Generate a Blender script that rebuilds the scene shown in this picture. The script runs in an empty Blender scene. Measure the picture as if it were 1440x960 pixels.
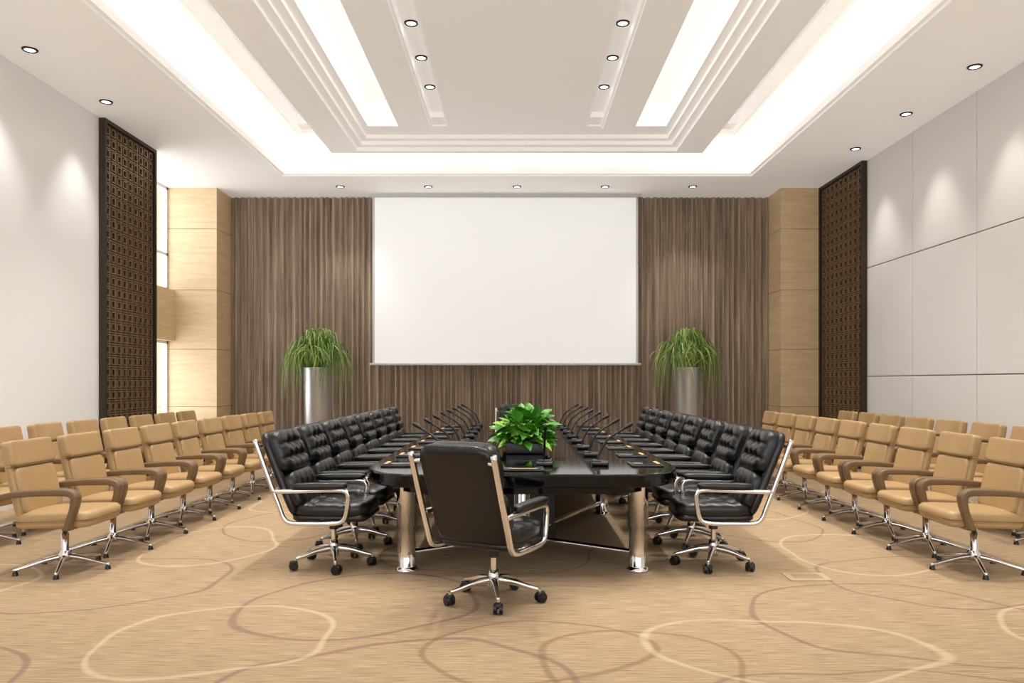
import bpy, bmesh, math, random
from mathutils import Vector, Matrix
random.seed(7)
scene = bpy.context.scene
COL = scene.collection

def lin(c):
    out=[]
    for v in c:
        v=v/255.0
        out.append(v/12.92 if v<=0.04045 else ((v+0.055)/1.055)**2.4)
    return (out[0],out[1],out[2],1.0)

# ------------------------------------------------------------ materials
def base_mat(name):
    m=bpy.data.materials.new(name); m.use_nodes=True
    nt=m.node_tree; b=nt.nodes['Principled BSDF']
    return m,nt,b

def mat(name,rgb,rough=0.5,metal=0.0,bump=0.0,bscale=40.0,var=0.0,vscale=5.0,stretch=(1,1,1),coat=0.0,emit=0.0,spec=0.5):
    m,nt,b=base_mat(name)
    c=lin(rgb)
    b.inputs['Base Color'].default_value=c
    b.inputs['Roughness'].default_value=rough
    b.inputs['Metallic'].default_value=metal
    b.inputs['Specular IOR Level'].default_value=spec
    b.inputs['Coat Weight'].default_value=coat
    if emit>0:
        b.inputs['Emission Color'].default_value=c
        b.inputs['Emission Strength'].default_value=emit
    if bump>0 or var>0:
        tc=nt.nodes.new('ShaderNodeTexCoord'); mp=nt.nodes.new('ShaderNodeMapping')
        mp.inputs['Scale'].default_value=stretch
        nt.links.new(tc.outputs['Object'],mp.inputs['Vector'])
    if var>0:
        n=nt.nodes.new('ShaderNodeTexNoise'); n.inputs['Scale'].default_value=vscale; n.inputs['Detail'].default_value=5
        nt.links.new(mp.outputs[0],n.inputs['Vector'])
        r=nt.nodes.new('ShaderNodeValToRGB')
        r.color_ramp.elements[0].position=0.3; r.color_ramp.elements[1].position=0.7
        r.color_ramp.elements[0].color=tuple(max(0,x*(1-var)) for x in c[:3])+(1,)
        r.color_ramp.elements[1].color=tuple(min(1,x*(1+var)) for x in c[:3])+(1,)
        nt.links.new(n.outputs['Fac'],r.inputs['Fac']); nt.links.new(r.outputs[0],b.inputs['Base Color'])
    if bump>0:
        n2=nt.nodes.new('ShaderNodeTexNoise'); n2.inputs['Scale'].default_value=bscale; n2.inputs['Detail'].default_value=3
        nt.links.new(mp.outputs[0],n2.inputs['Vector'])
        bp=nt.nodes.new('ShaderNodeBump'); bp.inputs['Strength'].default_value=bump; bp.inputs['Distance'].default_value=0.01
        nt.links.new(n2.outputs['Fac'],bp.inputs['Height']); nt.links.new(bp.outputs[0],b.inputs['Normal'])
    return m

M_white=mat('wall_paint_white',(246,246,246),0.6)
M_ceil=mat('ceiling_paint',(244,242,239),0.7,emit=0.17)  # faint emission added to the paint to lift the ceiling's brightness
M_panel=mat('fabric_wall_panel',(229,228,226),0.75,bump=0.15,bscale=300)
M_gap=mat('panel_gap',(120,102,84),0.8)
M_black=mat('black_leather',(7,7,9),0.28,bump=0.12,bscale=160,spec=0.5)
M_alu=mat('polished_aluminium',(232,232,232),0.12,metal=1.0)
M_chrome=mat('chrome',(230,230,230),0.08,metal=1.0)
M_plastic=mat('black_plastic',(11,11,12),0.4)
M_tan=mat('tan_leather',(174,143,100),0.40,bump=0.15,bscale=120,var=0.06,vscale=4)
M_tan2=mat('tan_leather_piping',(114,88,55),0.5)
M_arm=mat('arm_brown_leather',(110,87,60),0.42,var=0.1,vscale=8)
M_table=mat('black_lacquer_table',(4,4,8),0.07,spec=0.42)
M_table2=mat('black_glass_inset',(3,3,5),0.04,spec=0.42)
M_silver=mat('brushed_steel',(205,207,210),0.3,metal=0.75)
M_soil=mat('soil',(40,30,20),0.9)
M_g1=mat('blade_green',(112,148,62),0.45,var=0.25,vscale=6)
M_g2=mat('blade_green_light',(180,202,120),0.45,var=0.2,vscale=6)
M_l1=mat('leaf_green',(66,132,38),0.35,var=0.3,vscale=14)
M_l2=mat('leaf_green_light',(128,182,66),0.35,var=0.25,vscale=14)
M_bronze=mat('dark_bronze',(48,35,26),0.5,metal=0.1)
M_gold=mat('lattice_bronze',(142,116,86),0.35,metal=0.35)
M_paper=mat('tan_card',(180,150,105),0.6)
M_outlet=mat('outlet_cover',(176,154,126),0.7)
M_outlet2=mat('outlet_seam',(160,136,108),0.7)
M_screen=mat('screen_fabric',(236,237,239),0.8,emit=0.27)  # slight emission in the fabric stands in for light on the screen
M_scrframe=mat('screen_case',(205,205,205),0.4)
M_winframe=mat('window_frame_white',(225,228,230),0.4)
M_lamp=mat('lamp_glow',(255,252,246),0.5,emit=5.0)
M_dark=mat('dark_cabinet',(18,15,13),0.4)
M_sill=mat('baseboard_wood',(120,90,60),0.5)

def wood_mat():
    m,nt,b=base_mat('light_maple_veneer')
    tc=nt.nodes.new('ShaderNodeTexCoord'); mp=nt.nodes.new('ShaderNodeMapping')
    mp.inputs['Scale'].default_value=(1.0,1.0,10.0)
    nt.links.new(tc.outputs['Object'],mp.inputs['Vector'])
    n=nt.nodes.new('ShaderNodeTexNoise'); n.inputs['Scale'].default_value=2.0; n.inputs['Detail'].default_value=6; n.inputs['Distortion'].default_value=0.6
    nt.links.new(mp.outputs[0],n.inputs['Vector'])
    r=nt.nodes.new('ShaderNodeValToRGB'); e=r.color_ramp.elements
    e[0].position=0.25; e[0].color=lin((212,184,140)); e[1].position=0.75; e[1].color=lin((230,207,167))
    nt.links.new(n.outputs['Fac'],r.inputs['Fac']); nt.links.new(r.outputs[0],b.inputs['Base Color'])
    b.inputs['Roughness'].default_value=0.4
    return m
M_wood=wood_mat()

def curtain_mat():
    m,nt,b=base_mat('taupe_curtain')
    tc=nt.nodes.new('ShaderNodeTexCoord'); mp=nt.nodes.new('ShaderNodeMapping')
    mp.inputs['Scale'].default_value=(9.0,1.0,0.3)
    nt.links.new(tc.outputs['Object'],mp.inputs['Vector'])
    n=nt.nodes.new('ShaderNodeTexNoise'); n.inputs['Scale'].default_value=2.5; n.inputs['Detail'].default_value=8; n.inputs['Roughness'].default_value=0.65
    nt.links.new(mp.outputs[0],n.inputs['Vector'])
    r=nt.nodes.new('ShaderNodeValToRGB'); e=r.color_ramp.elements
    e[0].position=0.3; e[0].color=lin((116,100,84)); e[1].position=0.7; e[1].color=lin((188,168,147))
    nt.links.new(n.outputs['Fac'],r.inputs['Fac']); nt.links.new(r.outputs[0],b.inputs['Base Color'])
    b.inputs['Roughness'].default_value=0.7
    return m
M_curt=curtain_mat()

def carpet_mat():
    m,nt,b=base_mat('patterned_carpet')
    N=nt.nodes; L=nt.links
    tc=N.new('ShaderNodeTexCoord')
    mp=N.new('ShaderNodeMapping'); mp.inputs['Scale'].default_value=(3,75,1); L.new(tc.outputs['Object'],mp.inputs['Vector'])
    n=N.new('ShaderNodeTexNoise'); n.inputs['Scale'].default_value=1.6; n.inputs['Detail'].default_value=6; n.inputs['Roughness'].default_value=0.7; L.new(mp.outputs[0],n.inputs['Vector'])
    r=N.new('ShaderNodeValToRGB'); e=r.color_ramp.elements
    e[0].position=0.34; e[0].color=lin((126,104,80)); e[1].position=0.66; e[1].color=lin((188,164,133))
    L.new(n.outputs['Fac'],r.inputs['Fac'])
    nd=N.new('ShaderNodeTexNoise'); nd.inputs['Scale'].default_value=0.9; nd.inputs['Detail'].default_value=1; L.new(tc.outputs['Object'],nd.inputs['Vector'])
    sub=N.new('ShaderNodeVectorMath'); sub.operation='SUBTRACT'; sub.inputs[1].default_value=(0.5,0.5,0.5); L.new(nd.outputs['Color'],sub.inputs[0])
    scl=N.new('ShaderNodeVectorMath'); scl.operation='SCALE'; scl.inputs['Scale'].default_value=0.55; L.new(sub.outputs[0],scl.inputs[0])
    add=N.new('ShaderNodeVectorMath'); add.operation='ADD'; L.new(tc.outputs['Object'],add.inputs[0]); L.new(scl.outputs[0],add.inputs[1])
    cur=r.outputs[0]
    cream=((206,188,160),0.40); mauve=((120,88,86),0.58); brown=((118,90,62),0.5)
    rings=[(-0.55,3.45,.85,.78,mauve,.026),(-1.0,5.0,.75,.7,mauve,.024),(-3.1,3.6,.8,.55,mauve,.024),(2.3,4.7,.85,.8,mauve,.024),
      (1.6,3.3,.9,.5,mauve,.022),(-2.9,5.5,.8,.7,mauve,.022),(3.0,5.6,.8,.7,mauve,.022),(-2.2,7.8,.6,.9,mauve,.022),(2.35,7.8,.6,.9,mauve,.022),
      (0.1,4.05,.55,.42,brown,.024),(0.62,3.85,.5,.48,brown,.024),(3.8,3.6,.6,.5,brown,.022),(-3.8,4.4,.6,.5,brown,.022),(-0.2,6.4,.9,.7,brown,.022),
      (-1.63,4.33,.62,.58,cream,.024),(1.40,4.15,.80,.52,cream,.024),(3.25,4.35,.6,.55,cream,.024),(-2.6,6.7,.5,.8,cream,.024),(2.8,6.5,.55,.8,cream,.024),
      (-0.3,2.9,.7,.5,cream,.024),(2.6,8.8,.6,.8,cream,.024),(-2.5,9.2,.6,.8,cream,.024),(-4.1,5.4,.7,.6,cream,.024),
      (-4.6,10,.8,.9,cream,.024),(4.6,9.5,.8,.9,cream,.024),(0,12.9,.9,.7,mauve,.024),(-2,12.6,.8,.8,cream,.024),(2.2,12.8,.8,.8,brown,.024),
      (-1.5,1.2,.8,.7,cream,.024),(1.2,1.3,.8,.7,mauve,.024),(0,-1,.8,.8,brown,.024),(3.5,1.5,.8,.8,cream,.024),(-3.8,1.6,.8,.8,mauve,.024)]
    for (X,Y,rx,ry,(col,amt),w) in rings:
        s=N.new('ShaderNodeVectorMath'); s.operation='SUBTRACT'; s.inputs[1].default_value=(X,Y,0); L.new(add.outputs[0],s.inputs[0])
        q=N.new('ShaderNodeVectorMath'); q.operation='MULTIPLY'; q.inputs[1].default_value=(1/rx,1/ry,0); L.new(s.outputs[0],q.inputs[0])
        l=N.new('ShaderNodeVectorMath'); l.operation='LENGTH'; L.new(q.outputs[0],l.inputs[0])
        a=N.new('ShaderNodeMath'); a.operation='SUBTRACT'; a.inputs[1].default_value=1; L.new(l.outputs['Value'],a.inputs[0])
        a2=N.new('ShaderNodeMath'); a2.operation='ABSOLUTE'; L.new(a.outputs[0],a2.inputs[0])
        ww=w/((rx+ry)/2)
        mr=N.new('ShaderNodeMapRange'); mr.inputs['From Min'].default_value=ww*0.35; mr.inputs['From Max'].default_value=ww; mr.inputs['To Min'].default_value=amt; mr.inputs['To Max'].default_value=0
        L.new(a2.outputs[0],mr.inputs['Value'])
        mx=N.new('ShaderNodeMix'); mx.data_type='RGBA'; L.new(mr.outputs[0],mx.inputs['Factor']); L.new(cur,mx.inputs['A']); mx.inputs['B'].default_value=lin(col)
        cur=mx.outputs['Result']
    L.new(cur,b.inputs['Base Color'])
    b.inputs['Roughness'].default_value=0.85
    b.inputs['Specular IOR Level'].default_value=0.25
    bp=N.new('ShaderNodeBump'); bp.inputs['Strength'].default_value=0.25; bp.inputs['Distance'].default_value=0.01
    L.new(n.outputs['Fac'],bp.inputs['Height']); L.new(bp.outputs[0],b.inputs['Normal'])
    return m
M_carpet=carpet_mat()

# ------------------------------------------------------------ mesh builder
class MB:
    def __init__(s): s.v=[];s.f=[];s.m=[];s.s=[];s.mats=[]
    def mi(s,mt):
        if mt not in s.mats: s.mats.append(mt)
        return s.mats.index(mt)
    def add(s,vs,fs,mt,smooth=False,M=None):
        o=len(s.v); k=s.mi(mt)
        for p in vs:
            p=Vector(p)
            if M is not None: p=M@p
            s.v.append(tuple(p))
        for f in fs:
            s.f.append(tuple(i+o for i in f)); s.m.append(k); s.s.append(smooth)
    def box(s,x0,x1,y0,y1,z0,z1,mt,M=None):
        vs=[(x0,y0,z0),(x1,y0,z0),(x1,y1,z0),(x0,y1,z0),(x0,y0,z1),(x1,y0,z1),(x1,y1,z1),(x0,y1,z1)]
        fs=[(0,3,2,1),(4,5,6,7),(0,1,5,4),(1,2,6,5),(2,3,7,6),(3,0,4,7)]
        s.add(vs,fs,mt,False,M)
    def bbox(s,c,size,mt,bev=0.005,seg=2,M=None,smooth=True):
        bm=bmesh.new(); bmesh.ops.create_cube(bm,size=1)
        for v in bm.verts: v.co=Vector((v.co.x*size[0]+c[0],v.co.y*size[1]+c[1],v.co.z*size[2]+c[2]))
        bmesh.ops.bevel(bm,geom=bm.edges[:],offset=bev,segments=seg,affect='EDGES',profile=0.5)
        bm.verts.index_update()
        s.add([v.co.copy() for v in bm.verts],[[v.index for v in f.verts] for f in bm.faces],mt,smooth,M)
        bm.free()
    def cyl(s,p0,p1,r0,r1,mt,n=18,M=None,caps=True):
        p0=Vector(p0);p1=Vector(p1);t=(p1-p0).normalized()
        up=Vector((0,0,1)) if abs(t.z)<0.9 else Vector((1,0,0))
        a=t.cross(up).normalized(); b=t.cross(a).normalized()
        vs=[];
        for p,r in((p0,r0),(p1,r1)):
            for i in range(n):
                q=2*math.pi*i/n; vs.append(p+a*math.cos(q)*r+b*math.sin(q)*r)
        s.add(vs,[(i,(i+1)%n,n+(i+1)%n,n+i) for i in range(n)],mt,True,M)
        if caps:
            s.add(vs,[tuple(range(n-1,-1,-1)),tuple(range(n,2*n))],mt,False,M)
    def lathe(s,prof,c,mt,n=32,M=None,smooth=True):
        vs=[];fs=[]
        for r,z in prof:
            for i in range(n):
                q=2*math.pi*i/n; vs.append((c[0]+r*math.cos(q),c[1]+r*math.sin(q),c[2]+z))
        for j in range(len(prof)-1):
            for i in range(n):
                fs.append((j*n+i,j*n+(i+1)%n,(j+1)*n+(i+1)%n,(j+1)*n+i))
        s.add(vs,fs,mt,smooth,M)
    def sweep(s,pts,sec,up,mt,M=None,smooth=True,scale=None):
        pts=[Vector(p) for p in pts]; up=Vector(up); n=len(sec); vs=[]; fs=[]
        for i,p in enumerate(pts):
            t=(pts[min(i+1,len(pts)-1)]-pts[max(i-1,0)]).normalized()
            a=t.cross(up).normalized(); b=a.cross(t).normalized()
            k=scale[i] if scale else 1.0
            for (u,w) in sec: vs.append(p+a*u*k+b*w*k)
        for j in range(len(pts)-1):
            for i in range(n): fs.append((j*n+i,j*n+(i+1)%n,(j+1)*n+(i+1)%n,(j+1)*n+i))
        fs.append(tuple(range(n-1,-1,-1))); fs.append(tuple((len(pts)-1)*n+i for i in range(n)))
        s.add(vs,fs,mt,smooth,M)
    def cushion(s,half,nseg,mt,M,k=6,fn=None):
        nx,ny,nz=nseg; key={}; vs=[];fs=[]
        def vid(p):
            q=(round(p[0],5),round(p[1],5),round(p[2],5))
            if q not in key:
                key[q]=len(vs); P=Vector(p)
                nn=(abs(P.x)**k+abs(P.y)**k+abs(P.z)**k)**(1.0/k); P=P/nn
                Q=Vector((P.x*half[0],P.y*half[1],P.z*half[2]))
                if fn: Q=fn(P,Q)
                vs.append(Q)
            return key[q]
        def face(ax,sg,na,nb):
            for i in range(na):
                for j in range(nb):
                    c=[]
                    for (di,dj) in((0,0),(1,0),(1,1),(0,1)):
                        a=-1+2*(i+di)/na; b=-1+2*(j+dj)/nb
                        p=[0,0,0]; p[ax]=sg; p[(ax+1)%3]=a; p[(ax+2)%3]=b; c.append(vid(p))
                    fs.append(tuple(c) if sg>0 else tuple(reversed(c)))
        N=[nx,ny,nz]
        for ax in range(3):
            for sg in(-1,1): face(ax,sg,N[(ax+1)%3],N[(ax+2)%3])
        s.add(vs,fs,mt,True,M)
    def mesh(s,name):
        me=bpy.data.meshes.new(name); me.from_pydata(s.v,[],s.f)
        for mt in s.mats: me.materials.append(mt)
        me.polygons.foreach_set('material_index',s.m); me.polygons.foreach_set('use_smooth',s.s)
        me.update(); return me
    def obj(s,name,loc=(0,0,0),rot=0):
        return place(s.mesh(name),name,loc,rot)
def place(me,name,loc,rot=0,parent=None):
    o=bpy.data.objects.new(name,me); COL.objects.link(o); o.location=loc; o.rotation_euler=(0,0,rot)
    if parent: o.parent=parent
    return o
def catmull(pts,n=6):
    P=[Vector(p) for p in pts]; P=[P[0]*2-P[1]]+P+[P[-1]*2-P[-2]]; out=[]
    for i in range(1,len(P)-2):
        for j in range(n):
            t=j/n; a,b,c,d=P[i-1],P[i],P[i+1],P[i+2]
            out.append(0.5*((2*b)+(c-a)*t+(2*a-5*b+4*c-d)*t*t+(3*b-a-3*c+d)*t**3))
    out.append(P[-2]); return out
def circ(r,n=10): return [(r*math.cos(2*math.pi*i/n),r*math.sin(2*math.pi*i/n)) for i in range(n)]
def rrect(w,h,r=0.3,n=3):
    out=[]; rr=min(w,h)*r
    for cx,cy,a0 in((w/2-rr,h/2-rr,0),(-w/2+rr,h/2-rr,90),(-w/2+rr,-h/2+rr,180),(w/2-rr,-h/2+rr,270)):
        for i in range(n+1):
            a=math.radians(a0+90*i/n); out.append((cx+rr*math.cos(a),cy+rr*math.sin(a)))
    return out
def frame(o,ex,ey,ez):
    M=Matrix.Identity(4)
    for i,e in enumerate((ex,ey,ez)):
        e=Vector(e).normalized()
        for r in range(3): M[r][i]=e[r]
    for r in range(3): M[r][3]=o[r]
    return M

H=4.95; RW=5.6; CAMZ=1.4; YB=15.0; YF=-3.0; YL=12.0
# ------------------------------------------------------------ shell
b=MB(); b.box(-6.6,5.9,YF-0.1,15.3,-0.1,0,M_carpet); b.obj('floor')
b=MB(); b.box(-5.8,-RW,YF,YL,0,H,M_white); b.box(-6.6,-5.8,YL-0.15,YL,0,H,M_white); b.obj('wall_left')
b=MB()
b.box(-6.5,-6.25,YL,14.3,2.15,3.07,M_wood)
b.box(-6.5,-6.35,YL,14.3,0,0.1,M_wood)
b.obj('wall_window_side')
def window(name,z0,z1):
    b=MB(); y0,y1=YL,14.3; x0,x1=-6.47,-6.38; t=0.05
    b.box(x0,x1,y0,y0+t,z0,z1,M_winframe); b.box(x0,x1,y1-t,y1,z0,z1,M_winframe)
    b.box(x0,x1,y0,y1,z0,z0+t,M_winframe); b.box(x0,x1,y0,y1,z1-t,z1,M_winframe)
    b.box(x0,x1,13.0,13.05,z0,z1,M_winframe)
    if z1>4: b.box(x0,x1,y0,y1,3.7,3.75,M_winframe)
    b.obj(name)
window('window_1',0.1,2.15); window('window_2',3.07,H)
def pillar(name,x0,x1):
    b=MB(); zs=[0,0.95,2.0,3.08,4.2,H]
    b.box(x0+0.01,x1-0.01,14.31,15.1,0,H,M_sill)
    for i in range(5): b.box(x0,x1,14.3,15.1,zs[i]+0.004,zs[i+1]-0.004,M_wood)
    b.obj(name)
pillar('wall_pillar',-6.6,-5.49)
pillar('wall_pillar',4.82,5.85)
b=MB(); b.box(-6.6,5.9,15.1,15.25,0,H,M_white); b.obj('wall_back')
b=MB()
wx=[(-5.0,-2.0),(-1.5,1.5),(2.0,5.0)]; z0,z1=0.5,4.2  # window openings behind the camera, unseen, added to let in fill light
b.box(-6.6,5.9,YF-0.15,YF,0,z0,M_white); b.box(-6.6,5.9,YF-0.15,YF,z1,H,M_white)
for a,c in((-6.6,-5.0),(-2.0,-1.5),(1.5,2.0),(5.0,5.9)): b.box(a,c,YF-0.15,YF,z0,z1,M_white)
b.obj('wall_rear')
for k,(a,c) in enumerate(wx):
    b=MB(); t=0.05; ya,yb=YF-0.11,YF-0.04
    for x in(a,(a+c)/2-t/2,c-t): b.box(x,x+t,ya,yb,z0,z1,M_winframe)
    for z in(z0,3.2,z1-t): b.box(a,c,ya,yb,z,z+t,M_winframe)
    b.obj('window_%d'%(k+3))
b=MB(); b.box(5.63,5.85,YF,14.3,0,H,M_gap)
zs=[0.0,1.49,3.22,H]; y=12.62
while y>YF:
    y2=max(y-1.545,YF)
    for i in range(3):
        b.bbox((5.625,(y+y2)/2,(zs[i]+zs[i+1])/2),(0.05,(y-y2)-0.012,(zs[i+1]-zs[i])-0.012),M_panel,bev=0.006,seg=2,smooth=False)
    y=y2
b.obj('wall_right')
def lattice(name,xw,sg,y0,y1):
    b=MB(); HL=H-0.012; ym=(y0+y1)/2
    def X(a,c):
        p,q=sg*a,sg*c; return min(p,q),max(p,q)
    y0-=ym; y1-=ym
    x0,x1=X(0.004,0.03); b.box(x0,x1,y0,y1,0.002,HL,M_bronze)
    f0,f1=X(0.03,0.09)
    w=0.05
    b.box(f0,f1,y0,y0+w,0.002,HL,M_bronze); b.box(f0,f1,y1-w,y1,0.002,HL,M_bronze)
    b.box(f0,f1,y0+w,y1-w,0.002,w,M_bronze); b.box(f0,f1,y0+w,y1-w,HL-w,HL,M_bronze)
    a0,a1=X(0.036,0.058); c0,c1=X(0.032,0.048)
    ny=9; dy=(y1-y0-2*w)/ny; nz=31; dz=(HL-2*w)/nz
    for i in range(ny+1):
        yy=y0+w+i*dy; b.box(c0,c1,yy-0.007,yy+0.007,w,HL-w,M_gold)
    for j in range(nz+1):
        zz=w+j*dz; b.box(c0,c1,y0+w,y1-w,zz-0.007,zz+0.007,M_gold)
    for i in range(ny):
        for j in range(nz):
            cy=y0+w+(i+0.5)*dy; cz=w+(j+0.5)*dz; hy=dy*0.3; hz=dz*0.3; t=0.007
            b.box(a0,a1,cy-hy,cy+hy,cz+hz-t,cz+hz+t,M_gold); b.box(a0,a1,cy-hy,cy+hy,cz-hz-t,cz-hz+t,M_gold)
            b.box(a0,a1,cy-hy-t,cy-hy+t,cz-hz,cz+hz,M_gold); b.box(a0,a1,cy+hy-t,cy+hy+t,cz-hz,cz+hz,M_gold)
    b.obj(name,(xw,ym,0))
lattice('lattice_screen',-RW,1,10.47,11.97)
lattice('lattice_screen',RW,-1,12.50,14.29)
b=MB(); b.box(-5.6,-5.58,YF,10.46,0,0.1,M_white); b.obj('baseboard_left')
b=MB(); b.box(5.58,5.6,YF,12.48,0,0.1,M_white); b.obj('baseboard_right')

# ------------------------------------------------------------ ceiling
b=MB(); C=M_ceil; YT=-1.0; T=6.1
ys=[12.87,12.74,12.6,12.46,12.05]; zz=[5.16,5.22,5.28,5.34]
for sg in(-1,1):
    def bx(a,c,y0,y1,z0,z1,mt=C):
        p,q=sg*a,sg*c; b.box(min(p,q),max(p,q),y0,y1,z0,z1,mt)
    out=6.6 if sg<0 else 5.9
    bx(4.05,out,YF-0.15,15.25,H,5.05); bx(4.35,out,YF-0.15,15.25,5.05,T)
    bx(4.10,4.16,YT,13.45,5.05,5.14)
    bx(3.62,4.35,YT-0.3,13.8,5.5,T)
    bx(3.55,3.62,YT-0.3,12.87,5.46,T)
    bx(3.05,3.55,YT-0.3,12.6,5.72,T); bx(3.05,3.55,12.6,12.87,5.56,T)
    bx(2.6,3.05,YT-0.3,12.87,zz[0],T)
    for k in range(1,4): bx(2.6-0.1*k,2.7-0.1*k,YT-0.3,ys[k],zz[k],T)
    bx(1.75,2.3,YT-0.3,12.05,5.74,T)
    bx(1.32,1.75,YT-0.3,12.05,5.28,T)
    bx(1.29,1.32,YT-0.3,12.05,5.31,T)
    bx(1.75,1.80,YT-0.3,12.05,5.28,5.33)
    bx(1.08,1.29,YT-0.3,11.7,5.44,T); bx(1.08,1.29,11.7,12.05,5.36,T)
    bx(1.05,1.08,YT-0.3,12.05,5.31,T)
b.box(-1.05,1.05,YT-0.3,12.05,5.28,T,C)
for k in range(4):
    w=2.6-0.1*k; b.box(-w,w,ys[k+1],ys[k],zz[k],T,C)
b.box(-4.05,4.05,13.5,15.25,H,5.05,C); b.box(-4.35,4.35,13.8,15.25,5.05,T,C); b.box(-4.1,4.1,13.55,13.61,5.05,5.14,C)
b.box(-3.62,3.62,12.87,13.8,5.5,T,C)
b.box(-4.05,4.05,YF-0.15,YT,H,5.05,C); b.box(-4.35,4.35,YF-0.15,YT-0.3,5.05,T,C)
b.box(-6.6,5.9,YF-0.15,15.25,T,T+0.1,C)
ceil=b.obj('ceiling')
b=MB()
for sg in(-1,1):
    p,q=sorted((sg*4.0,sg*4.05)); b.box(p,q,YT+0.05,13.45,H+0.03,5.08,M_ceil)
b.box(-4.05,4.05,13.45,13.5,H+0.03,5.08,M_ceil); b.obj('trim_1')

def area(name,loc,sx,sy,power,rot,col=(1,0.92,0.82),parent=None,portal=False):
    l=bpy.data.lights.new(name,'AREA'); l.shape='RECTANGLE'; l.size=sx; l.size_y=sy; l.energy=power; l.color=col
    o=bpy.data.objects.new(name,l); COL.objects.link(o); o.location=loc; o.rotation_euler=rot
    if parent: o.parent=parent
    if portal: l.cycles.is_portal=True
    return o
L=14.3; cy=(13.5+YT)/2
for sg in(-1,1):
    area('cove_light',(sg*4.27,cy,5.09),0.08,L,44,(math.pi,0,0),parent=ceil)
    area('slot_light',(sg*1.765,(12.0+YT)/2,5.39),0.06,12.8,15,(0,-sg*math.radians(120),0),parent=ceil)
area('cove_light',(0,13.71,5.09),8.0,0.08,22,(math.pi,0,0),parent=ceil)
for (a,c) in wx: area('window_portal',((a+c)/2,YF-0.14,2.35),3.0,3.7,1,(math.pi/2,0,0),portal=True)  # portals guide world light through the added rear openings

b=MB()
b.lathe([(0.052,-0.004),(0.056,-0.012),(0.072,-0.014),(0.080,-0.006),(0.080,0.004)],(0,0,0),M_plastic,n=24)
b.lathe([(0.0001,-0.006),(0.054,-0.006)],(0,0,0),M_lamp,n=24)
dl_me=b.mesh('downlight')
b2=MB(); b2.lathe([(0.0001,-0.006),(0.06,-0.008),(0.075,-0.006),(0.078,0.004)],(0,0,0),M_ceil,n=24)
b2.cyl((0,0,0),(0.03,0.0,-0.08),0.035,0.035,M_plastic)
sp_me=b2.mesh('spotlight')
def down(x,y,z,power,ang=75,name='downlight',me=None,col=(1,0.94,0.85),tilt=(0,0)):
    o=place(me or dl_me,name,(x,y,z-0.002))
    if power>0:
        l=bpy.data.lights.new('lamp','SPOT'); l.energy=power; l.spot_size=math.radians(ang); l.spot_blend=0.8; l.shadow_soft_size=0.05; l.color=col
        q=bpy.data.objects.new('lamp',l); COL.objects.link(q); q.parent=o; q.location=(0,0,-0.09); q.rotation_euler=(tilt[0],tilt[1],0)
for y in(8.35,9.9,6.8,5.25,3.7,2.15): down(-5.2,y,H,60,72,col=(1,0.97,0.93))
for y in(8.8,10.35,11.9,7.25,5.7,4.15,2.6): down(5.15,y,H,60,72)
for x in(-3.21,3.19): down(x,14.2,H,70,90)
for x in(-1.61,0,1.6): down(x,14.2,H,0)
for y in(4.0,4.95,5.9,6.85,7.8,8.8,9.74,10.7):
    for x in(-1.19,1.19): down(x,y,5.44,110,85)
for y in(5.9,7.4,8.9,10.4):
    for x in(-3.33,3.33): down(x,y,5.72,220,90,name='spotlight',me=sp_me)

# ------------------------------------------------------------ curtain
b=MB(); vs=[];fs=[]; x0,x1=-5.48,4.81; n=1800; rows=[0.02,1.2,2.6,3.8,H-0.01]
ph=0; prof=[]
rate=1.0
for i in range(n+1):
    if i%14==0: rate=random.uniform(0.7,1.4)
    ph+=rate*2*math.pi/ (n/ (10.31/0.115)); prof.append(math.sin(ph)*0.045+0.010*math.sin(ph*0.31))
for z in rows:
    for i in range(n+1):
        vs.append((x0+(x1-x0)*i/n,15.02+prof[i]*(0.85+0.15*math.cos(z)),z))
for j in range(len(rows)-1):
    for i in range(n):
        a=j*(n+1)+i; fs.append((a,a+1,a+n+2,a+n+1))
b.add(vs,fs,M_curt,True); b.obj('curtain')

# ------------------------------------------------------------ projection screen
b=MB()
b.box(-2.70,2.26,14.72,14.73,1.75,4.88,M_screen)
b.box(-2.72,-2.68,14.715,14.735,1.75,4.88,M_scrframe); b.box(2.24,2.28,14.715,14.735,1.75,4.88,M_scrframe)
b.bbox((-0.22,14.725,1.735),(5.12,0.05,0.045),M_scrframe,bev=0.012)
b.bbox((-0.22,14.74,4.905),(5.1,0.12,0.068),M_scrframe,bev=0.01)
b.obj('projection_screen')

# ------------------------------------------------------------ table
TX=0.04
def outline(ins=0.0,y0=5.42,y1=11.75,hw=1.17,rx=0.42,ry=0.62):
    hw-=ins; y0+=ins; y1-=ins; pts=[]
    n=14
    for sx,sy,a0 in((1,-1,-90),(1,1,0),(-1,1,90),(-1,-1,180)):
        cx=sx*(hw-rx); cy=(y0+ry) if sy<0 else (y1-ry)
        for i in range(n+1):
            a=math.radians(a0+90*i/n); pts.append((cx+rx*math.cos(a),cy+ry*math.sin(a)))
    return pts
def extr(b,prof,mt):
    rings=[outline(i) for i,z in prof]; n=len(rings[0]); vs=[];fs=[]
    for (i,z),r in zip(prof,rings):
        for p in r: vs.append((p[0]+TX,p[1],z))
    for j in range(len(prof)-1):
        for i in range(n): fs.append((j*n+i,j*n+(i+1)%n,(j+1)*n+(i+1)%n,(j+1)*n+i))
    b.add(vs,fs,mt,False)
    b.add(vs[-n:],[tuple(range(n))],mt,False); b.add(vs[:n],[tuple(range(n-1,-1,-1))],mt,False)
b=MB()
extr(b,[(0.05,0.658),(0.012,0.664),(0,0.676),(0,0.748),(0.004,0.756),(0.012,0.76)],M_table)
extr(b,[(0.16,0.60),(0.16,0.68)],M_table)
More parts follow.
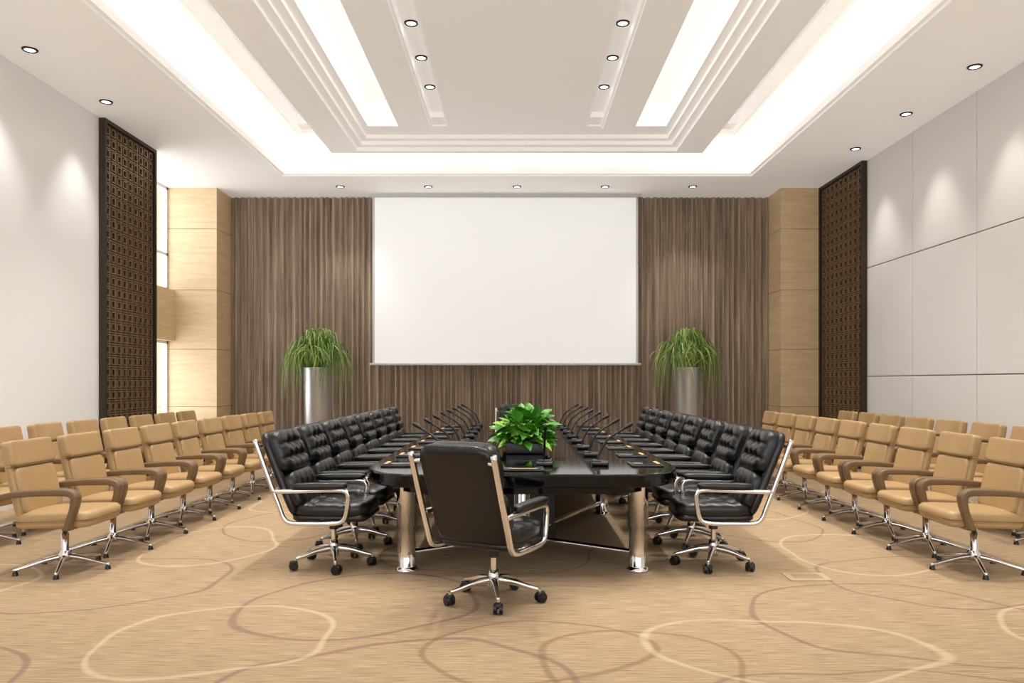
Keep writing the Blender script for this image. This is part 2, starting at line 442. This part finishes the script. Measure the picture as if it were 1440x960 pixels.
b.box(TX-0.36,TX+0.36,6.35,11.2,0.7603,0.763,M_table2)
for y in(5.82,8.3,10.9):
    for sx in(-1,1):
        c=(TX+sx*0.86,y,0)
        b.lathe([(0.0001,0),(0.088,0),(0.088,0.012),(0.07,0.03),(0.066,0.035),(0.066,0.33),(0.076,0.335),(0.076,0.62),(0.09,0.64),(0.09,0.66)],c,M_chrome,n=28)
for y in (6.45,11.0):
    b.lathe([(0.0001,0),(0.088,0),(0.088,0.012),(0.07,0.03),(0.066,0.035),(0.066,0.62)],(TX,y,0),M_chrome,n=24)
for sx in(-1,1):
    b.cyl((TX+sx*0.86,5.82,0.13),(TX,6.45,0.13),0.022,0.022,M_chrome)
    b.cyl((TX+sx*0.86,8.3,0.13),(TX,6.45,0.13),0.022,0.022,M_chrome)
b.box(TX-0.3,TX+0.3,7.0,10.4,0.0,0.61,M_dark)  # dark box added to stand for the shade beneath the tabletop
b.obj('conference_table')

# ------------------------------------------------------------ chairs
def tuft(buttons,depth=0.03,sig=0.16,lines=True):
    def fn(P,Q):
        if P.z>0.2:
            d=0
            for(u,v) in buttons:
                r2=(P.x-u)**2+((P.y-v))**2
                d+=math.exp(-r2/(sig*sig))*depth
            if lines:
                for(u,v) in buttons:
                    d+=0.35*depth*math.exp(-((P.x-u)/0.05)**2)*(0.5+0.5*math.cos(min(math.pi,abs(P.y-v)*2.2)))*0.6
                    d+=0.35*depth*math.exp(-((P.y-v)/0.07)**2)*0.5
            Q=Vector((Q.x,Q.y,Q.z-min(d,depth*1.15)))
        return Q
    return fn
def caster_base(b,R=0.295,a_off=0.3):
    b.lathe([(0.0001,0.20),(0.03,0.20),(0.036,0.16),(0.042,0.10),(0.036,0.075),(0.0001,0.07)],(0,0,0),M_alu,n=20)
    b.cyl((0,0,0.18),(0,0,0.36),0.018,0.018,M_chrome); b.cyl((0,0,0.28),(0,0,0.37),0.034,0.034,M_plastic)
    for i in range(5):
        a=a_off+2*math.pi*i/5; d=Vector((math.cos(a),math.sin(a),0)); n=Vector((-d.y,d.x,0))
        pts=catmull([d*0.02+Vector((0,0,0.135)),d*0.12+Vector((0,0,0.125)),d*0.22+Vector((0,0,0.10)),d*R+Vector((0,0,0.083))],4)
        sc=[1.25-0.65*j/(len(pts)-1) for j in range(len(pts))]
        b.sweep(pts,rrect(0.035,0.04,0.35,2),(0,0,1),M_alu,scale=sc)
        c=d*(R+0.002)
        b.cyl(c+Vector((0,0,0.05)),c+Vector((0,0,0.09)),0.011,0.011,M_alu,n=10)
        q=a+0.9+i*1.3; e=Vector((math.cos(q),math.sin(q),0)); f=Vector((-e.y,e.x,0)); w=c+e*0.012
        for s in(-1,1):
            b.cyl(w+f*(s*0.008)+Vector((0,0,0.034)),w+f*(s*0.028)+Vector((0,0,0.034)),0.034,0.031,M_plastic,n=18)
        b.cushion((0.030,0.022,0.02),(6,6,4),M_plastic,frame(w+Vector((0,0,0.054)),e,f,(0,0,1)),k=3)
b=MB(); caster_base(b)
b.bbox((0,0,0.375),(0.20,0.30,0.02),M_alu,bev=0.006)
b.cushion((0.265,0.285,0.062),(30,30,5),M_black,frame((0,0.03,0.455),(1,0,0),(0,1,-0.0),(0,0,1)),k=5,
   fn=tuft([(-0.45,-0.45),(0.45,-0.45),(-0.45,0.3),(0.45,0.3),(0,-0.08)],0.028,0.15))
b.cushion((0.262,0.285,0.03),(12,12,3),M_black,frame((0,0.03,0.402),(1,0,0),(0,1,0),(0,0,1)),k=8)
ev=Vector((0,-0.37,0.93)).normalized(); ew=Vector((0,0.93,0.37)).normalized()
o1=Vector((0,-0.245,0.60)); 
b.cushion((0.25,0.145,0.062),(30,20,5),M_black,frame(o1,(1,0,0),ev,ew),k=5,fn=tuft([(-0.5,0),(0.0,0.0),(0.5,0)],0.032,0.2))
o2=o1+ev*0.30
b.cushion((0.25,0.165,0.072),(30,24,5),M_black,frame(o2,(1,0,0),ev,ew),k=5,fn=tuft([(-0.5,-0.35),(0.0,-0.35),(0.5,-0.35),(-0.25,0.3),(0.25,0.3)],0.034,0.18))
b.cushion((0.258,0.335,0.035),(16,20,4),M_black,frame(o1+ev*0.145-ew*0.05,(1,0,0),ev,ew),k=7)
for s in(-1,1):
    x=s*0.287
    path=catmull([(x,-0.505,0.98),(x,-0.455,0.84),(x,-0.39,0.66),(x,-0.325,0.49),(x,-0.29,0.405),(x,-0.235,0.372),(x,-0.10,0.368),(x,0.06,0.37),(x,0.135,0.385),(x,0.165,0.43),(x,0.18,0.52),(x,0.18,0.585),(x,0.14,0.612),(x,0.0,0.612),(x,-0.2,0.605),(x,-0.37,0.60)],5)
    b.sweep(path,rrect(0.032,0.034,0.3,2),(1,0,0),M_alu)
    b.cyl((s*0.24,-0.47,0.93),(x,-0.485,0.925),0.012,0.012,M_alu,n=10)
    b.cyl((s*0.2,-0.02,0.39),(x,-0.02,0.37),0.012,0.012,M_alu,n=10)
    b.cushion((0.038,0.205,0.028),(6,14,4),M_black,frame((s*0.29,-0.03,0.642),(1,0,0),(0,1,0.02),(0,0,1)),k=4)
blk=b.mesh('executive_chair')
b=MB()
b.lathe([(0.0001,0.07),(0.05,0.07),(0.045,0.12),(0.03,0.14),(0.027,0.15),(0.027,0.27),(0.02,0.275),(0.02,0.34)],(0,0,0),M_chrome,n=20)
b.bbox((0,0,0.345),(0.22,0.22,0.02),M_plastic,bev=0.005)
for i in range(5):
    a=0.35+2*math.pi*i/5; d=Vector((math.cos(a),math.sin(a),0))
    pts=catmull([d*0.02+Vector((0,0,0.10)),d*0.12+Vector((0,0,0.085)),d*0.24+Vector((0,0,0.055)),d*0.33+Vector((0,0,0.035))],4)
    sc=[1.25-0.5*j/(len(pts)-1) for j in range(len(pts))]
    b.sweep(pts,rrect(0.03,0.03,0.35,2),(0,0,1),M_chrome,scale=sc)
    b.cyl(d*0.315+Vector((0,0,0.0)),d*0.315+Vector((0,0,0.035)),0.022,0.014,M_plastic,n=14)
def tanfn(P,Q):
    if P.z>0.2:
        Q=Q.copy(); Q.z+=0.010*(1-P.x*P.x)*(1-P.y*P.y)
    return Q
b.cushion((0.262,0.285,0.05),(20,20,4),M_tan,frame((0,0.035,0.415),(1,0,0),(0,1,0.03),(0,-0.03,1)),k=7,fn=tanfn)
b.cushion((0.266,0.289,0.010),(16,16,2),M_tan2,frame((0,0.035,0.402),(1,0,0),(0,1,0.03),(0,-0.03,1)),k=9)
b.cushion((0.255,0.278,0.03),(14,14,3),M_tan,frame((0,0.035,0.375),(1,0,0),(0,1,0.03),(0,-0.03,1)),k=7)
ev=Vector((0,-0.22,0.975)).normalized(); ew=Vector((0,0.975,0.22)).normalized()
def curve(P,Q):
    Q=Q.copy(); Q.z+=0.03*P.x*P.x; return Q
o=Vector((0,-0.27,0.67))
b.cushion((0.25,0.29,0.032),(20,22,4),M_tan,frame(o,(1,0,0),ev,ew),k=10,fn=curve)
b.cushion((0.235,0.175,0.024),(18,16,4),M_tan,frame(o-ev*0.07+ew*0.03,(1,0,0),ev,ew),k=9,fn=curve)
b.cushion((0.257,0.095,0.043),(20,12,5),M_tan,frame(o+ev*0.205+ew*0.020,(1,0,0),ev,ew),k=11,fn=curve)
b.cushion((0.259,0.005,0.043),(20,2,5),M_tan2,frame(o+ev*0.108+ew*0.018,(1,0,0),ev,ew),k=8,fn=curve)
for s in(-1,1):
    x=s*0.298
    path=catmull([(s*0.275,-0.31,0.578),(x,-0.2,0.598),(x,-0.05,0.612),(x,0.12,0.618),(x,0.20,0.615),(x,0.24,0.595),(x,0.248,0.555),(x,0.232,0.48),(x,0.205,0.41),(x,0.185,0.35)],5)
    m_=len(path)-1
    sc=[0.9+0.32*min(1,j/m_/0.35) if j/m_<0.6 else 1.22-0.35*(j/m_-0.6)/0.4 for j in range(m_+1)]
    b.sweep(path,rrect(0.042,0.064,0.25,3),(1,0,0),M_arm,scale=sc)
    b.box(min(s*0.2,x),max(s*0.2,x),0.15,0.21,0.345,0.365,M_arm)
tan=b.mesh('conference_armchair')

def jit(a=0.03): return random.uniform(-a,a)
for i in range(8):
    d=5.98+0.75*i
    place(blk,'executive_chair',(-1.40,d,0),-math.pi/2+jit(0.04)); place(blk,'executive_chair',(1.50,d,0),math.pi/2+jit(0.04))
place(blk,'executive_chair',(-0.15,5.02,0),-math.radians(28))
place(blk,'executive_chair',(-0.05,12.2,0),math.pi)
for i in range(9):
    d=5.85+0.69*i
    place(tan,'conference_armchair',(-3.38,d,0),-math.pi/2+jit(0.03)); place(tan,'conference_armchair',(3.42,d,0),math.pi/2+jit(0.03))
for i in range(8):
    d=6.75+0.69*i
    place(tan,'conference_armchair',(-4.62,d,0),-math.pi/2+jit(0.03)); place(tan,'conference_armchair',(4.62,d,0),math.pi/2+jit(0.03))

# ------------------------------------------------------------ table items
b=MB(); b.bbox((0,0,0.016),(0.13,0.13,0.03),M_plastic,bev=0.010); b.bbox((-0.03,0,0.034),(0.06,0.10,0.016),M_plastic,bev=0.006)
b.sweep(catmull([(-0.02,0,0.035),(0.0,0,0.10),(0.06,0,0.20),(0.19,0,0.29)],6),circ(0.009,8),(0,1,0),M_plastic)
b.cyl((0.185,0,0.287),(0.235,0,0.316),0.013,0.017,M_plastic,n=12)
b.cyl((0.235,0,0.316),(0.246,0,0.322),0.017,0.009,M_plastic,n=12)
mic=b.mesh('gooseneck_microphone')
b=MB(); b.bbox((0,0,0.006),(0.24,0.31,0.012),M_plastic,bev=0.003)
b.bbox((0.0,0,0.0145),(0.21,0.26,0.005),M_table,bev=0.001); b.box(0.075,0.103,-0.10,0.10,0.0171,0.0182,M_paper)
pad=b.mesh('document_folder')
for i in range(8):
    d=6.02+0.75*i; z=0.7605
    if d<11.3:
        place(mic,'gooseneck_microphone',(TX+0.60,d,z),jit(0.1)); place(mic,'gooseneck_microphone',(TX-0.60,d,z),math.pi+jit(0.1))
        place(pad,'document_folder',(TX+0.95,d+0.03,z),0); place(pad,'document_folder',(TX-0.95,d+0.03,z),math.pi)
place(mic,'gooseneck_microphone',(TX+0.17,6.0,0.7605),-math.pi/2)
place(pad,'document_folder',(TX,5.72,0.7605),-math.pi/2)

# table plant
b=MB(); px,py,pz=0,0,0
b.bbox((px,py,pz+0.05),(0.34,0.7,0.10),M_plastic,bev=0.01)
b.box(px-0.15,px+0.15,py-0.33,py+0.33,pz+0.09,pz+0.104,M_soil)
def leaf(b,p,dirv,size,mt,roll):
    d=dirv.normalized(); up=Vector((0,0,1)); s=d.cross(up)
    if s.length<0.05: s=Vector((1,0,0))
    s.normalize(); n=s.cross(d).normalized()
    R=Matrix.Rotation(roll,3,d); s=R@s; n=R@n
    L=size; W=size*0.36
    prof=[(0,0.03,0),(0.15,0.75,0.02),(0.35,1.0,0.03),(0.6,0.78,0.0),(0.82,0.38,-0.06),(1.0,0.02,-0.16)]
    vs=[];fs=[]
    for t,w,h in prof:
        c=p+d*(t*L)+n*(h*L)
        vs+= [c-s*(w*W)+n*(0.18*w*W),c,c+s*(w*W)+n*(0.18*w*W)]
    for q in vs: q.z=max(q.z,0.004+0.02*abs(math.sin(q.x*90)))
    for j in range(len(prof)-1):
        a=j*3; fs+=[(a,a+1,a+4,a+3),(a+1,a+2,a+5,a+4)]
    b.add(vs,fs,mt,True)
for i in range(380):
    th=random.uniform(0,2*math.pi); ph=random.uniform(-0.15,1.0); ph=math.asin(max(-0.2,min(1,ph)))
    dv=Vector((math.cos(th)*math.cos(ph),math.sin(th)*math.cos(ph),math.sin(ph)))
    r=random.uniform(0.55,1.0)
    p=Vector((px+dv.x*0.22*r,py+dv.y*0.44*r,pz+0.11+max(0,dv.z)*0.26*r))
    dd=Vector((dv.x+jit(0.5),dv.y+jit(0.5),dv.z*0.7+random.uniform(-0.6,0.4)))
    leaf(b,p,dd,random.uniform(0.09,0.16),random.choice([M_l1,M_l1,M_l2]),jit(0.6))
    if i%4==0:
        c=Vector((px+dv.x*0.06,py+dv.y*0.2,pz+0.1)); b.sweep([c,(c+p)/2+Vector((0,0,0.03)),p],circ(0.003,5),(0.01,0.99,0.1),M_l1)
b.obj('potted_pothos',(TX+0.03,7.25,0.7635))

# tall planters
def tallplant(X,Y,seed):
    random.seed(seed)
    b=MB(); zt=1.66
    b.lathe([(0.0001,0.0),(0.21,0.0),(0.215,0.02),(0.255,zt-0.03),(0.262,zt-0.01),(0.262,zt),(0.245,zt),(0.24,zt-0.06),(0.0001,zt-0.06)],(0,0,0),M_silver,n=40)
    b.lathe([(0.0001,zt-0.05),(0.24,zt-0.05)],(0,0,0),M_soil,n=24)
    for i in range(520):
        az=random.uniform(0,2*math.pi); n=14
        cs=abs(math.cos(az))
        R=random.uniform(0.12,0.62)
        h=0.72*(1-(R/0.85)**2)*random.uniform(0.6,1.12)
        D=random.uniform(-0.15,0.66)*(0.25+0.75*cs) if cs>0.6 else random.uniform(-0.3,0.05)
        D=max(D,-h*0.85)
        if R<0.28: D=min(D,-0.05)
        a_=2*h+2*math.sqrt(max(0,h*h+h*D)); b_=a_+D
        r0=random.uniform(0,0.10); az2=az+jit(0.8); w=random.uniform(0.008,0.014); pts=[]
        for k in range(n+1):
            t=k/n; rr=r0+R*(1-(1-t)**1.9); aa=az+(az2-az)*t
            pts.append(Vector((rr*math.cos(aa),rr*math.sin(aa),zt-0.06+a_*t-b_*t*t)))
        side=Vector((-math.sin(az),math.cos(az),0)); side=(side+Vector((jit(0.5),jit(0.5),0))).normalized()
        vs=[];fs=[]
        for k,q in enumerate(pts):
            ww=w*(1-(k/n)**3)+0.001; vs+=[q-side*ww,q+Vector((0,0,-0.005)),q+side*ww]
        for k in range(n): a=k*3; fs+=[(a,a+1,a+4,a+3),(a+1,a+2,a+5,a+4)]
        b.add(vs,fs,random.choice([M_g1,M_g1,M_g2]),True)
    b.obj('potted_spider_plant',(X,Y,0))
tallplant(-3.55,13.95,3); tallplant(3.05,13.95,5)

b=MB(); b.bbox((2.08,5.62,0.003),(0.3,0.22,0.006),M_outlet,bev=0.002); b.bbox((2.08,5.62,0.0065),(0.2,0.12,0.003),M_outlet2,bev=0.001); b.obj('floor_outlet')

# ------------------------------------------------------------ world, camera
w=bpy.data.worlds.new('World'); scene.world=w; w.use_nodes=True
w.node_tree.nodes['Background'].inputs[0].default_value=(0.97,0.97,1,1); w.node_tree.nodes['Background'].inputs[1].default_value=2.7
cam=bpy.data.cameras.new('camera'); co=bpy.data.objects.new('camera',cam); COL.objects.link(co)
co.location=(0,0,CAMZ); co.rotation_euler=(math.pi/2,0,0)
cam.sensor_width=36; cam.lens=27.5; cam.shift_x=-7/1440; cam.shift_y=57/1440
scene.camera=co
scene.view_settings.view_transform='Standard'; scene.view_settings.look='None'; scene.view_settings.exposure=0.4
